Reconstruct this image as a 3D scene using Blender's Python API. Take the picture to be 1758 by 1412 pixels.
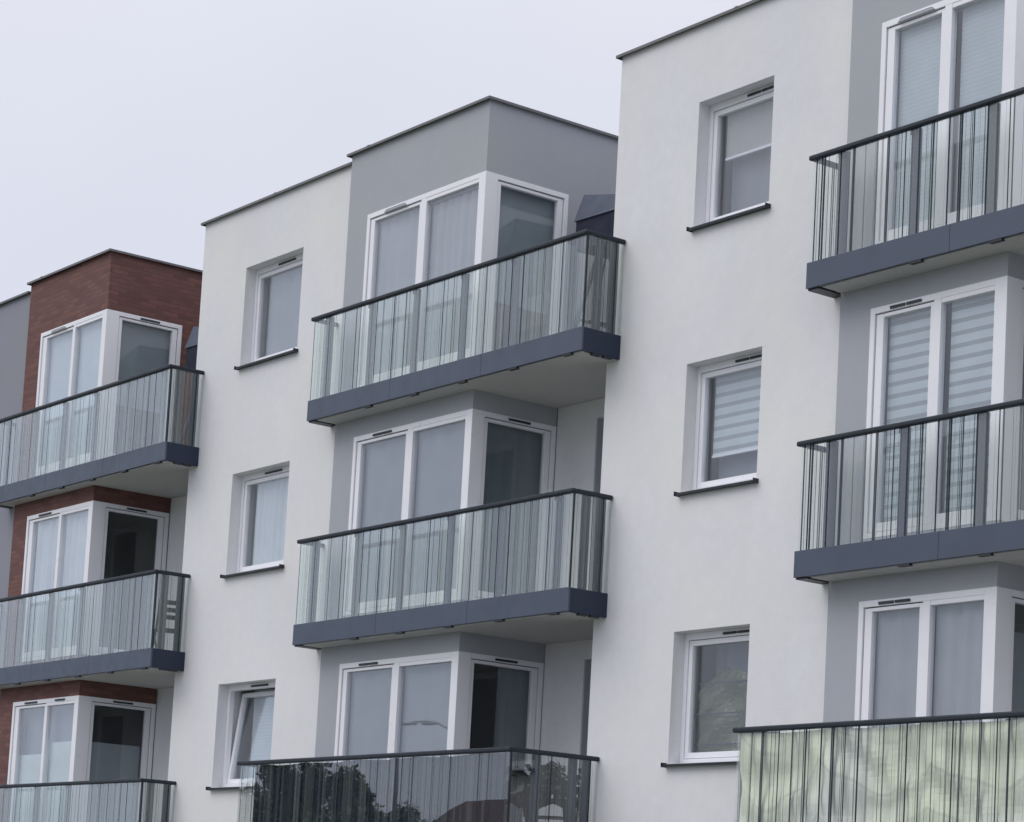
import bpy, bmesh, math, random
from mathutils import Vector, Matrix
C = bpy.context.scene
for o in list(bpy.data.objects): bpy.data.objects.remove(o)
R = math.radians
# ------------------------------------------------------------------ camera
GZ = 9.0                                   # height of the survey datum above the ground
cam = bpy.data.objects.new('camera', bpy.data.cameras.new('camera')); C.collection.objects.link(cam)
cd = cam.data; cd.sensor_fit = 'HORIZONTAL'; cd.sensor_width = 36
cd.lens = 4159.08/1758*36
cd.shift_x = (879-873.03)/1758; cd.shift_y = (1201.5-706)/1758
cd.clip_end = 3000; cd.clip_start = 0.1
yaw, pitch, roll = 0.9282967, 0.1020224, 0.0546456
fw = Vector((-math.sin(yaw)*math.cos(pitch), math.cos(yaw)*math.cos(pitch), math.sin(pitch)))
rt = Vector((math.cos(yaw), math.sin(yaw), 0)); up = rt.cross(fw)
r2 = rt*math.cos(roll)+up*math.sin(roll); u2 = up*math.cos(roll)-rt*math.sin(roll)
m = Matrix((r2, u2, -fw)).transposed().to_4x4(); m.translation = Vector((29.28, -16.17, -7.384+GZ))
cam.matrix_world = m; C.camera = cam
# ------------------------------------------------------------------ world
SUN_EL, SUN_AZ = R(48), R(205)             # azimuth measured clockwise from +Y (the street side is -Y)
W = bpy.data.worlds.new('World'); C.world = W; W.use_nodes = True
nt = W.node_tree; N = nt.nodes; L = nt.links; N.clear()
out = N.new('ShaderNodeOutputWorld'); bg = N.new('ShaderNodeBackground'); bg.inputs[1].default_value = 0.1
sky = N.new('ShaderNodeTexSky'); sky.sky_type = 'NISHITA'; sky.sun_disc = False
sky.sun_elevation = SUN_EL; sky.sun_rotation = SUN_AZ; sky.dust_density = 4; sky.air_density = 1.2
tc = N.new('ShaderNodeTexCoord'); sp = N.new('ShaderNodeSeparateXYZ'); L.new(tc.outputs['Generated'], sp.inputs[0])
cr = N.new('ShaderNodeValToRGB'); L.new(sp.outputs[2], cr.inputs[0])
e = cr.color_ramp.elements
e[0].position = 0.0; e[0].color = (.525, .570, .680, 1)
e[1].position = 1.0; e[1].color = (1, 1, 1, 1)
for p_, c_ in ((.18, (.56, .595, .70, 1)), (.36, (.645, .66, .74, 1)), (.6, (.86, .87, .93, 1))):
    q = e.new(p_); q.color = c_
nz = N.new('ShaderNodeTexNoise'); nz.inputs['Scale'].default_value = 2.2; nz.inputs['Detail'].default_value = 3
L.new(tc.outputs['Generated'], nz.inputs['Vector'])
mr = N.new('ShaderNodeMapRange'); mr.inputs[1].default_value = .3; mr.inputs[2].default_value = .7
mr.inputs[3].default_value = 11.0; mr.inputs[4].default_value = 12.6; L.new(nz.outputs[0], mr.inputs[0])
vm = N.new('ShaderNodeVectorMath'); vm.operation = 'SCALE'; L.new(cr.outputs[0], vm.inputs[0]); L.new(mr.outputs[0], vm.inputs['Scale'])
mx = N.new('ShaderNodeMix'); mx.data_type = 'RGBA'; mx.inputs[0].default_value = .93
n2 = N.new('ShaderNodeTexNoise'); n2.inputs['Scale'].default_value = 1.6; n2.inputs['Detail'].default_value = 4; L.new(tc.outputs['Generated'], n2.inputs['Vector'])
m2 = N.new('ShaderNodeMapRange'); m2.inputs[1].default_value = .38; m2.inputs[2].default_value = .62; L.new(n2.outputs[0], m2.inputs[0])
tn = N.new('ShaderNodeMix'); tn.data_type = 'RGBA'; tn.blend_type = 'MIX'; L.new(m2.outputs[0], tn.inputs[0]); tn.inputs[6].default_value = (.965, .985, 1.0, 1); tn.inputs[7].default_value = (1.03, 1.005, .995, 1)
ml = N.new('ShaderNodeMix'); ml.data_type = 'RGBA'; ml.blend_type = 'MULTIPLY'; ml.inputs[0].default_value = 1; ml.clamp_result = False
L.new(sky.outputs[0], mx.inputs[6]); L.new(vm.outputs[0], ml.inputs[6]); L.new(tn.outputs[2], ml.inputs[7]); L.new(ml.outputs[2], mx.inputs[7])
L.new(mx.outputs[2], bg.inputs[0]); L.new(bg.outputs[0], out.inputs[0])
# ------------------------------------------------------------------ sun (overcast: wide and weak)
sl = bpy.data.lights.new('sun', 'SUN'); sl.energy = 0.85; sl.angle = R(40); sl.color = (1, .985, .965)
so = bpy.data.objects.new('sun', sl); C.collection.objects.link(so)
sd = Vector((math.sin(SUN_AZ)*math.cos(SUN_EL), math.cos(SUN_AZ)*math.cos(SUN_EL), math.sin(SUN_EL)))
so.rotation_euler = sd.to_track_quat('Z', 'Y').to_euler(); so.location = (0, -30, 40)
# ------------------------------------------------------------------ exposure
C.render.engine = 'CYCLES'
C.view_settings.view_transform = 'Standard'; C.view_settings.look = 'None'
C.view_settings.exposure = 0.08; C.view_settings.gamma = 1
C.cycles.max_bounces = 10; C.cycles.transparent_max_bounces = 24
C.cycles.diffuse_bounces = 4

# ================================================================== materials
def nm(name):
    m = bpy.data.materials.new(name); m.use_nodes = True
    return m, m.node_tree, m.node_tree.nodes['Principled BSDF']
def noise(nt, scale, detail=3, vec=None, dist=0):
    n = nt.nodes.new('ShaderNodeTexNoise'); n.inputs['Scale'].default_value = scale; n.inputs['Detail'].default_value = detail
    n.inputs['Distortion'].default_value = dist
    if vec is None:
        t = nt.nodes.new('ShaderNodeTexCoord'); vec = t.outputs['Object']
    nt.links.new(vec, n.inputs['Vector']); return n.outputs[0]
def mapr(nt, v, a, b, c, d):
    n = nt.nodes.new('ShaderNodeMapRange'); nt.links.new(v, n.inputs[0])
    for i, x in enumerate((a, b, c, d)): n.inputs[i+1].default_value = x
    return n.outputs[0]
def mth(nt, op, a, b=None, c=None):
    n = nt.nodes.new('ShaderNodeMath'); n.operation = op
    for i, x in enumerate((a, b, c)):
        if x is None: continue
        if isinstance(x, (int, float)): n.inputs[i].default_value = x
        else: nt.links.new(x, n.inputs[i])
    return n.outputs[0]
def mixc(nt, f, a, b, blend='MIX'):
    n = nt.nodes.new('ShaderNodeMix'); n.data_type = 'RGBA'; n.blend_type = blend
    if isinstance(f, (int, float)): n.inputs[0].default_value = f
    else: nt.links.new(f, n.inputs[0])
    for i, x in ((6, a), (7, b)):
        if isinstance(x, tuple): n.inputs[i].default_value = x if len(x) == 4 else (*x, 1)
        else: nt.links.new(x, n.inputs[i])
    return n.outputs[2]
def bump(nt, b, h, strength, dist=.01):
    n = nt.nodes.new('ShaderNodeBump'); n.inputs['Strength'].default_value = strength; n.inputs['Distance'].default_value = dist
    nt.links.new(h, n.inputs['Height']); nt.links.new(n.outputs[0], b.inputs['Normal'])
def stretched(nt, sc):
    t = nt.nodes.new('ShaderNodeTexCoord'); mp = nt.nodes.new('ShaderNodeMapping'); mp.inputs['Scale'].default_value = sc
    nt.links.new(t.outputs['Object'], mp.inputs[0]); return mp.outputs[0]
def render_mat(name, col, var=.05, grain=.35):
    """mineral render: blotches, faint run-off streaks, fine grain"""
    m, nt, b = nm(name)
    big = mapr(nt, noise(nt, .55, 4, dist=.6), .3, .7, 1-var, 1+var*.6)
    streak = mapr(nt, noise(nt, 1.0, 4, stretched(nt, (5, 5, .35))), .35, .8, 1.0, 1-var*.35)
    fine = mapr(nt, noise(nt, 60, 2), .3, .7, 1-var*.7, 1+var*.5)
    mott = mapr(nt, noise(nt, 9, 4), .3, .7, 1-var*.45, 1+var*.35)
    v = mth(nt, 'MULTIPLY', mth(nt, 'MULTIPLY', big, streak), mth(nt, 'MULTIPLY', fine, mott))
    s = nt.nodes.new('ShaderNodeVectorMath'); s.operation = 'SCALE'; s.inputs[0].default_value = col; nt.links.new(v, s.inputs['Scale'])
    tint = mixc(nt, mapr(nt, noise(nt, .8, 3), .4, .7, 0, .5), s.outputs[0], (col[0]*1.035, col[1]*1.03, col[2]*.93))
    nt.links.new(tint, b.inputs['Base Color']); b.inputs['Roughness'].default_value = .92
    b.inputs['Specular IOR Level'].default_value = .2
    bump(nt, b, noise(nt, 170, 3), grain, .004)
    return m
def paint(name, col, rough=.45, var=.04, metal=0, spec=.5):
    m, nt, b = nm(name)
    v = mapr(nt, noise(nt, 2.5, 4), .3, .7, 1-var, 1+var)
    s = nt.nodes.new('ShaderNodeVectorMath'); s.operation = 'SCALE'; s.inputs[0].default_value = col; nt.links.new(v, s.inputs['Scale'])
    nt.links.new(s.outputs[0], b.inputs['Base Color'])
    nt.links.new(mapr(nt, noise(nt, 6, 3), .3, .7, rough*.85, rough*1.15), b.inputs['Roughness'])
    b.inputs['Metallic'].default_value = metal; b.inputs['Specular IOR Level'].default_value = spec
    return m
M = {}
M['white'] = render_mat('white_render', (.783, .783, .815), .05)
M['grey'] = render_mat('grey_render', (.425, .44, .485), .035)
M['purple'] = render_mat('purple_grey_render', (.29, .295, .35), .035)
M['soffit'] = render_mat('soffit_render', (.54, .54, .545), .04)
M['concrete'] = render_mat('interior_plaster', (.30, .30, .30), .04)
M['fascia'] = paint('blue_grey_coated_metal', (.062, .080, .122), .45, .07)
M['fascia_end'] = paint('darker_coated_metal', (.024, .035, .064), .5, .06, 0, .3)  # end panels take a darker base colour than the front fascia
M['rail'] = paint('dark_coated_rail', (.017, .024, .036), .5, .05, 0, .35)
M['post'] = paint('grey_coated_post', (.048, .060, .092), .45, .05, 0, .35)
M['cap'] = paint('roof_flashing_metal', (.15, .15, .16), .45, .10, .2)
M['hood'] = paint('grey_vent_hood', (.36, .37, .41), .5)
M['navy'] = paint('navy_valance_fabric', (.018, .022, .045), .9, .1)
M['sill'] = paint('dark_window_sill', (.030, .034, .045), .5, .06, 0, .3)
M['pvc'] = paint('white_plastic_frame', (.88, .88, .93), .32, .015)
M['gasket'] = paint('black_rubber_seal', (.03, .03, .035), .6)
M['vent'] = paint('dark_vent_slot', (.035, .04, .055), .6)
M['drip'] = paint('black_drip_bracket', (.02, .022, .03), .5)
M['blackmetal'] = paint('black_garden_metal', (.010, .012, .016), .6, .04, 0, .2)
M['canopy'] = paint('slate_canopy_fabric', (.10, .115, .16), .85, .10)
M['cushion'] = paint('slate_cushion_fabric', (.16, .19, .22), .9, .10)
M['pot'] = paint('dark_plastic_pot', (.06, .06, .07), .5)

def brick():
    m, nt, b = nm('red_brown_brick_slips')
    t = nt.nodes.new('ShaderNodeTexCoord'); s = nt.nodes.new('ShaderNodeSeparateXYZ'); nt.links.new(t.outputs['Object'], s.inputs[0])
    u = mth(nt, 'ADD', s.outputs[0], s.outputs[1])
    c = nt.nodes.new('ShaderNodeCombineXYZ'); nt.links.new(u, c.inputs[0]); nt.links.new(s.outputs[2], c.inputs[1])
    br = nt.nodes.new('ShaderNodeTexBrick'); nt.links.new(c.outputs[0], br.inputs['Vector'])
    br.inputs['Scale'].default_value = 1; br.inputs['Brick Width'].default_value = .25; br.inputs['Row Height'].default_value = .066
    br.inputs['Mortar Size'].default_value = .007; br.inputs['Mortar Smooth'].default_value = .3; br.inputs['Bias'].default_value = -.1
    br.inputs['Color1'].default_value = (.138, .060, .054, 1); br.inputs['Color2'].default_value = (.218, .097, .079, 1)
    br.inputs['Mortar'].default_value = (.125, .072, .068, 1)
    n = noise(nt, 1.0, 3, stretched(nt, (3, 3, 14)))
    col = mixc(nt, mapr(nt, n, .35, .7, 0, .5), br.outputs[0], (.13, .068, .066, 1))
    nt.links.new(col, b.inputs['Base Color']); b.inputs['Roughness'].default_value = .85
    bump(nt, b, mth(nt, 'SUBTRACT', 1.0, br.outputs[1]), .5, .006)
    return m
M['brick'] = brick()

def glassy(name, f0=.08, power=3.0, tint=(.86, .90, .90), stripes=None, rough=0.0, strong=0):
    m = bpy.data.materials.new(name); m.use_nodes = True; nt = m.node_tree; nt.nodes.clear()
    o = nt.nodes.new('ShaderNodeOutputMaterial'); tr = nt.nodes.new('ShaderNodeBsdfTransparent'); gl = nt.nodes.new('ShaderNodeBsdfGlossy')
    tr.inputs[0].default_value = (*tint, 1); gl.inputs['Roughness'].default_value = rough; gl.inputs[0].default_value = (.95, .97, 1, 1)
    g = nt.nodes.new('ShaderNodeNewGeometry'); d = nt.nodes.new('ShaderNodeVectorMath'); d.operation = 'DOT_PRODUCT'
    nt.links.new(g.outputs['Incoming'], d.inputs[0]); nt.links.new(g.outputs['Normal'], d.inputs[1])
    c = mth(nt, 'ABSOLUTE', d.outputs['Value']); q = mth(nt, 'POWER', mth(nt, 'SUBTRACT', 1.0, c), power)
    F = mth(nt, 'MULTIPLY_ADD', q, 1-f0, f0)
    mx = nt.nodes.new('ShaderNodeMixShader'); nt.links.new(F, mx.inputs[0]); nt.links.new(tr.outputs[0], mx.inputs[1]); nt.links.new(gl.outputs[0], mx.inputs[2])
    # faint waviness so the reflections are not ruler-straight
    t = nt.nodes.new('ShaderNodeTexCoord'); bn = nt.nodes.new('ShaderNodeBump'); bn.inputs['Strength'].default_value = .10; bn.inputs['Distance'].default_value = .006
    nt.links.new(noise(nt, 1.3, 1, t.outputs['Object']), bn.inputs['Height']); nt.links.new(bn.outputs[0], gl.inputs['Normal'])
    last = mx.outputs[0]
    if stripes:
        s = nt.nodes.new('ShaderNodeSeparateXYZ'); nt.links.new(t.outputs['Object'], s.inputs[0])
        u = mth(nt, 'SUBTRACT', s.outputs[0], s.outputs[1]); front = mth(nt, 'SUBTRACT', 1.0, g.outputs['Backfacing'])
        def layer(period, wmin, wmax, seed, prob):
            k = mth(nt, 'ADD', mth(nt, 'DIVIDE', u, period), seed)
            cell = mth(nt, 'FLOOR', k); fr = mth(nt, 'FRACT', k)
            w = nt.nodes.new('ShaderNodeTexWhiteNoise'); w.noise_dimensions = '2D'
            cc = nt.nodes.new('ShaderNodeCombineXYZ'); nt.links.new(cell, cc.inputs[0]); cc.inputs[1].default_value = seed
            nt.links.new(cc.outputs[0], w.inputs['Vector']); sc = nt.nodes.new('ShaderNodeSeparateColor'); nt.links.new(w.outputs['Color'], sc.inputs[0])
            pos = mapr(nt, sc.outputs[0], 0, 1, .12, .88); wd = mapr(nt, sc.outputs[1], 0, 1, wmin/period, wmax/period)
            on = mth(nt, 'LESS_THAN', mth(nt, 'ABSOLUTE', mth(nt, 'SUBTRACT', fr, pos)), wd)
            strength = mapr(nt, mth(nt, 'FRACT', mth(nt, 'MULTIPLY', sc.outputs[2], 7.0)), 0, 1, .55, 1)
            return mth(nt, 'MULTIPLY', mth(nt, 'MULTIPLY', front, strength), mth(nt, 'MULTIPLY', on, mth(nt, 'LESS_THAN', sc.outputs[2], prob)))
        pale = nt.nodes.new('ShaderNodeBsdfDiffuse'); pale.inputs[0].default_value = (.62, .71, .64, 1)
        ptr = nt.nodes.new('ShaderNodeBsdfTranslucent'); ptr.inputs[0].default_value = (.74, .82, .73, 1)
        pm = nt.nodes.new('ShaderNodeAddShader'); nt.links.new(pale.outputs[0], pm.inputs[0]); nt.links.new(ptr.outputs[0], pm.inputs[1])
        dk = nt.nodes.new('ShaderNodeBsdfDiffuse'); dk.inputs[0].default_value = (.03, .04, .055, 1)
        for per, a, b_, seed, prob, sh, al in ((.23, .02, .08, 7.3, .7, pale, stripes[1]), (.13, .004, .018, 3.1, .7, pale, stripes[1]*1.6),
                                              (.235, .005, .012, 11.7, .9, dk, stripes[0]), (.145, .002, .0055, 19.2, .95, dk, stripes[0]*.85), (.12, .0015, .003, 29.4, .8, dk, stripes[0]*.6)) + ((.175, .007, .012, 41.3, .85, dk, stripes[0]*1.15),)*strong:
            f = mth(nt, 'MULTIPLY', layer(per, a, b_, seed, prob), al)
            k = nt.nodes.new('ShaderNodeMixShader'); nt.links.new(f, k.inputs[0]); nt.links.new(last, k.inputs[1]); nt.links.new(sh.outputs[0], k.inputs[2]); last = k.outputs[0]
    nt.links.new(last, o.inputs[0]); return m
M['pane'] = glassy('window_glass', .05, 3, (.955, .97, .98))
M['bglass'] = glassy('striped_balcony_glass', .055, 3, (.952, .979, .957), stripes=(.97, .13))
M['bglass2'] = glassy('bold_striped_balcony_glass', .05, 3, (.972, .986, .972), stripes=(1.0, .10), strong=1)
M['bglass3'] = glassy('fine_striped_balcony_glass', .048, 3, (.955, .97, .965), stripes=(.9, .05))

def cloth(name, col, trans=.5, zebra=None, folds=0, var=.05):
    """curtain or blind: diffuse + translucent; zebra=(pitch, share, darker factor)"""
    m = bpy.data.materials.new(name); m.use_nodes = True; nt = m.node_tree; nt.nodes.clear()
    o = nt.nodes.new('ShaderNodeOutputMaterial'); d = nt.nodes.new('ShaderNodeBsdfDiffuse'); t = nt.nodes.new('ShaderNodeBsdfTranslucent')
    x = nt.nodes.new('ShaderNodeMixShader'); x.inputs[0].default_value = trans
    v = mapr(nt, noise(nt, 3, 3), .3, .7, 1-var, 1+var)
    if zebra:
        tc = nt.nodes.new('ShaderNodeTexCoord'); s = nt.nodes.new('ShaderNodeSeparateXYZ'); nt.links.new(tc.outputs['Object'], s.inputs[0])
        fr = mth(nt, 'FRACT', mth(nt, 'DIVIDE', s.outputs[2], zebra[0]))
        band = mth(nt, 'LESS_THAN', fr, zebra[1])
        v = mth(nt, 'MULTIPLY', v, mapr(nt, band, 0, 1, 1, zebra[2]))
    s2 = nt.nodes.new('ShaderNodeVectorMath'); s2.operation = 'SCALE'; s2.inputs[0].default_value = col; nt.links.new(v, s2.inputs['Scale'])
    nt.links.new(s2.outputs[0], d.inputs[0]); nt.links.new(s2.outputs[0], t.inputs[0])
    nt.links.new(d.outputs[0], x.inputs[1]); nt.links.new(t.outputs[0], x.inputs[2]); nt.links.new(x.outputs[0], o.inputs[0])
    return m
M['sheer'] = cloth('sheer_curtain', (.66, .67, .71), .4)
M['white_curtain'] = cloth('white_curtain', (.84, .88, .91), .25)
M['grey_curtain'] = cloth('grey_curtain', (.43, .45, .50), .35)
M['pale_blind'] = cloth('pale_pleated_blind', (.74, .81, .86), .25, (.045, .35, .93))
M['zebra'] = cloth('day_night_blind', (.80, .86, .91), .25, (.119, .36, .62))
M['cream_blind'] = cloth('cream_roller_blind', (.62, .61, .60), .3)
M['mint_blind'] = cloth('mint_top_down_blind', (.80, .90, .87), .25)
M['sage_blind'] = cloth('sage_roller_blind', (.46, .51, .55), .3)
M['dark_blind'] = cloth('dark_teal_curtain', (.22, .26, .28), .2)

def foil(name, col, scale, contrast, rough=.3, trans=0.0):
    m, nt, b = nm(name)
    t = nt.nodes.new('ShaderNodeTexCoord')
    n1 = noise(nt, scale, 4, t.outputs['Object'], 1.8); n2 = noise(nt, scale*3.1, 3, t.outputs['Object'], 2.5)
    c = mixc(nt, mapr(nt, n1, .35, .65, 0, 1), tuple(x*(1-contrast) for x in col), col)
    nt.links.new(c, b.inputs['Base Color']); b.inputs['Roughness'].default_value = rough
    bump(nt, b, mth(nt, 'ADD', n1, mth(nt, 'MULTIPLY', n2, .4)), .7, .05)
    return m
M['foil_green'] = foil('crumpled_green_film', (.135, .150, .080), 2.0, .30, .18)
def sheetmat():
    m, nt, b = nm('creased_pale_sheet')
    t = nt.nodes.new('ShaderNodeTexCoord')
    n1 = noise(nt, .9, 2, t.outputs['Object'], .8)
    sp = nt.nodes.new('ShaderNodeSeparateXYZ'); nt.links.new(t.outputs['Object'], sp.inputs[0])
    fr = mth(nt, 'SUBTRACT', mth(nt, 'FRACT', mth(nt, 'DIVIDE', sp.outputs[0], 1.35)), .5)
    ph = mth(nt, 'SUBTRACT', sp.outputs[2], mth(nt, 'MULTIPLY', mth(nt, 'MULTIPLY', fr, fr), 1.5))
    ph = mth(nt, 'ADD', mth(nt, 'MULTIPLY', ph, 13.0), mth(nt, 'MULTIPLY', n1, 9.0))
    sw = mth(nt, 'SINE', ph); fold_shade = mapr(nt, sw, .93, 1.0, 0, 1)
    base = mixc(nt, mapr(nt, noise(nt, .9, 2), .4, .62, 0, 1), (.86, .84, .80), (.86, .87, .70))
    nt.links.new(mixc(nt, mth(nt, 'MULTIPLY', fold_shade, mapr(nt, noise(nt, 2.0, 2), .40, .55, 0, .4)), base, (.44, .46, .40)), b.inputs['Base Color'])  # crease shade put into the colour as darkened fold lines
    b.inputs['Roughness'].default_value = .5; bump(nt, b, sw, .8, .02)
    return m
M['screen_pale'] = sheetmat()
M['screen_dark'] = paint('dark_mesh_screen', (.036, .046, .062), .8, .12, 0, .15)

def leafmat(name, a, b_):
    m, nt, b = nm(name)
    t = nt.nodes.new('ShaderNodeTexCoord')
    c = mixc(nt, mapr(nt, noise(nt, 1.1, 3, t.outputs['Object']), .3, .7, 0, 1), a, b_)
    nt.links.new(c, b.inputs['Base Color']); b.inputs['Roughness'].default_value = .6
    return m
M['leaf'] = leafmat('tree_leaves', (.045, .065, .035), (.09, .12, .06))
M['plantleaf'] = leafmat('pot_plant_leaves', (.015, .022, .022), (.035, .05, .04))
M['bark'] = paint('tree_bark', (.09, .07, .055), .9, .2)
M['grass'] = leafmat('grass_ground', (.07, .085, .05), (.10, .115, .07))
M['asphalt'] = paint('asphalt', (.05, .05, .053), .9, .15)
M['paving'] = paint('concrete_paving', (.30, .30, .29), .9, .1)
M['tile'] = paint('red_roof_tiles', (.085, .032, .030), .8, .15)
M['cream'] = render_mat('cream_house_render', (.55, .50, .42), .05)
M['steel'] = paint('galvanised_steel', (.35, .36, .37), .45, .08, .6)
M['roofing'] = paint('bitumen_roofing', (.10, .10, .11), .9, .1)

# ================================================================== mesh helpers
class MB:
    def __init__(s): s.v = []; s.f = []
    def box(s, x0, x1, y0, y1, z0, z1):
        n = len(s.v)
        s.v += [(x, y, z) for z in (z0, z1) for y in (y0, y1) for x in (x0, x1)]
        s.f += [tuple(n+i for i in q) for q in ((0, 2, 3, 1), (4, 5, 7, 6), (0, 1, 5, 4), (2, 6, 7, 3), (0, 4, 6, 2), (1, 3, 7, 5))]
        return s
    def prism(s, poly, d):
        """polygon of 3-D points extruded by vector d"""
        n = len(s.v); k = len(poly)
        s.v += [tuple(p) for p in poly] + [tuple(Vector(p)+Vector(d)) for p in poly]
        s.f += [tuple(range(n, n+k)), tuple(range(n+2*k-1, n+k-1, -1))]
        s.f += [(n+i, n+k+i, n+k+(i+1) % k, n+(i+1) % k) for i in range(k)]
        return s
    def tube(s, pts, r, seg=8, r1=None, cap=True):
        pts = [Vector(p) for p in pts]; n0 = len(s.v); K = len(pts)
        for i, p in enumerate(pts):
            d = (pts[min(i+1, K-1)]-pts[max(i-1, 0)]).normalized()
            a = d.cross(Vector((0, 0, 1)) if abs(d.z) < .95 else Vector((1, 0, 0))).normalized(); b = d.cross(a)
            rr = r if r1 is None else r+(r1-r)*i/max(1, K-1)
            for j in range(seg):
                t = 2*math.pi*j/seg; s.v.append(tuple(p+a*math.cos(t)*rr+b*math.sin(t)*rr))
        for i in range(K-1):
            for j in range(seg):
                s.f.append((n0+i*seg+j, n0+i*seg+(j+1) % seg, n0+(i+1)*seg+(j+1) % seg, n0+(i+1)*seg+j))
        if cap:
            s.f.append(tuple(range(n0, n0+seg))[::-1]); s.f.append(tuple(range(n0+(K-1)*seg, n0+K*seg)))
        return s
    def lathe(s, c, prof, seg=20):
        n0 = len(s.v)
        for r, z in prof:
            for j in range(seg):
                t = 2*math.pi*j/seg; s.v.append((c[0]+r*math.cos(t), c[1]+r*math.sin(t), c[2]+z))
        for i in range(len(prof)-1):
            for j in range(seg): s.f.append((n0+i*seg+j, n0+i*seg+(j+1) % seg, n0+(i+1)*seg+(j+1) % seg, n0+(i+1)*seg+j))
        s.f.append(tuple(range(n0, n0+seg))[::-1]); k = n0+(len(prof)-1)*seg; s.f.append(tuple(range(k, k+seg)))
        return s
    def build(s, name, mat, parent=None, label=None, bevel=0, smooth=False, fn=None):
        me = bpy.data.meshes.new(name)
        vs = [(x, y, z+GZ) for x, y, z in s.v] if fn is None else [fn(p) for p in s.v]
        me.from_pydata(vs, [], s.f); me.materials.append(mat)
        bm = bmesh.new(); bm.from_mesh(me); bmesh.ops.recalc_face_normals(bm, faces=bm.faces)
        bm.to_mesh(me); bm.free()
        if smooth:
            for p in me.polygons: p.use_smooth = True
        o = bpy.data.objects.new(name, me); C.collection.objects.link(o)
        if parent: o.parent = parent
        if label: o['label'] = label
        if bevel:
            b = o.modifiers.new('bevel', 'BEVEL'); b.width = bevel; b.segments = 2; b.limit_method = 'ANGLE'
        return o
def thing(name, label, cat, loc=(0, 0, 0), group=None):
    o = bpy.data.objects.new(name, None); C.collection.objects.link(o); o.location = loc
    o['label'] = label; o['category'] = cat; o.empty_display_size = .3
    if group: o['group'] = group
    return o
def tag(o, label, cat, group=None):
    o['label'] = label; o['category'] = cat
    if group: o['group'] = group
    return o
def holed(x0, x1, z0, z1, holes):
    """split a wall rectangle into boxes that leave holes (x0,x1,z0,z1) open"""
    xs = sorted({x0, x1, *[h[0] for h in holes], *[h[1] for h in holes]}); xs = [x for x in xs if x0 <= x <= x1]
    res = []
    for a, b in zip(xs, xs[1:]):
        c = (a+b)/2; hs = sorted([(h[2], h[3]) for h in holes if h[0] < c < h[1]]); z = z0
        for p, q in hs:
            if p > z: res.append((a, b, z, p))
            z = q
        if z < z1: res.append((a, b, z, z1))
    return res
def panel(x0, x1, z0, z1, y, t, holes, along='x'):
    """wall with real reveals: front sheet, back sheet and jambs, as one clean mesh (no internal faces on show)"""
    mb = MB()
    for (a, b, c, d) in holed(x0, x1, z0, z1, holes):
        if along == 'x': mb.box(a, b, y, y+t, c, d)
        else: mb.box(y-t, y, a, b, c, d)
    return mb
def clean(o):
    """merge the boxes of one wall and drop the faces between them"""
    bm = bmesh.new(); bm.from_mesh(o.data); bmesh.ops.remove_doubles(bm, verts=bm.verts, dist=1e-4)
    # split T-junction faces are coplanar, so only exact duplicates need removing
    seen = {}; dele = []
    for f in bm.faces:
        k = tuple(sorted(v.index for v in f.verts))
        if k in seen: dele += [f, seen[k]]
        else: seen[k] = f
    bmesh.ops.delete(bm, geom=list(set(dele)), context='FACES'); bm.to_mesh(o.data); bm.free()

# ================================================================== setting
def sheet(name, x0, x1, y0, y1, z, mat):
    me = bpy.data.meshes.new(name); me.from_pydata([(x0, y0, z), (x1, y0, z), (x1, y1, z), (x0, y1, z)], [], [(0, 1, 2, 3)]); me.materials.append(mat)
    o = bpy.data.objects.new(name, me); C.collection.objects.link(o); o['kind'] = 'structure'; return o
sheet('ground', -1200, 1200, -1200, 1200, 0, M['grass'])
sheet('pavement', -60, 60, -6.0, -3.6, .012, M['paving'])
pk = sheet('path', 12, 46, -18.5, -14.2, .008, M['paving'])
MB().box(-90, 60, -10.15, -10.0, -GZ, -GZ+.12).box(-90, 60, -16.5+2.35, -14.0, -GZ, -GZ+.12).build('kerb', M['paving'])['kind'] = 'structure'
sheet('road', -90, 60, -14.0, -10.15, .008, M['asphalt'])

# ================================================================== the building
B = thing('apartment_building', 'long rendered block of flats in white, grey and red brick with glass-railed balconies', 'building', (0, 0, 0))
H = 2.85; Y1 = 5.5
# per section: origin, grey/bay start a, bay corner b, frame left xf, frame depth yf, recess back yg, balcony left/right/front, bay plane yb, window x0/x1
S = {
 0: dict(o=(-8.825, -.2239, -.0862), a=3.94, b=6.575, xf=4.424, yf=1.185, yg=1.2, xl=3.592, xr=9.074, ybal=-.301, yb=-.069, wx=(1.21, 2.66), nxt=.2239, end=8.825,
      gl=(4.62, 5.476, 5.593, 6.45), front='purple', bay='brick', col='red brick', sec='brick'),
 1: dict(o=(0, 0, 0), a=3.776, b=6.728, xf=4.225, yf=1.198, yg=1.21, xl=3.592, xr=9.12, ybal=-.359, yb=-.042, wx=(1.21, 2.66), nxt=.1821, end=8.8965,
      gl=(4.384, 5.36, 5.53, 6.60), front='white', bay='grey', col='grey', sec='middle'),
 2: dict(o=(8.8965, .1821, .0822), a=3.674, b=5.81, xf=4.096, yf=1.198, yg=1.21, xl=3.511, xr=9.12, ybal=-.384, yb=-.066, wx=(1.347, 2.506), nxt=.1821, end=8.8965,
      gl=(4.262, 4.868, 5.015, 5.667), front='white', bay='grey', col='grey', sec='right'),
}
ZR, ZBR, ZS, ZF = 2.4628, 2.5592, -.9514, 1.684
ZRAIL, ZFT, ZFB = .4073, -.667, -.925
ZD = -.70                                   # deck
WZ0, WZ1 = .219, 1.5996
ZB = -.565                                  # bottom of french windows
T = .36
BASE = -GZ
floors = ('top', 'middle', 'lower')
secname = {0: 'brick', 1: 'middle', 2: 'right-hand'}
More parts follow.
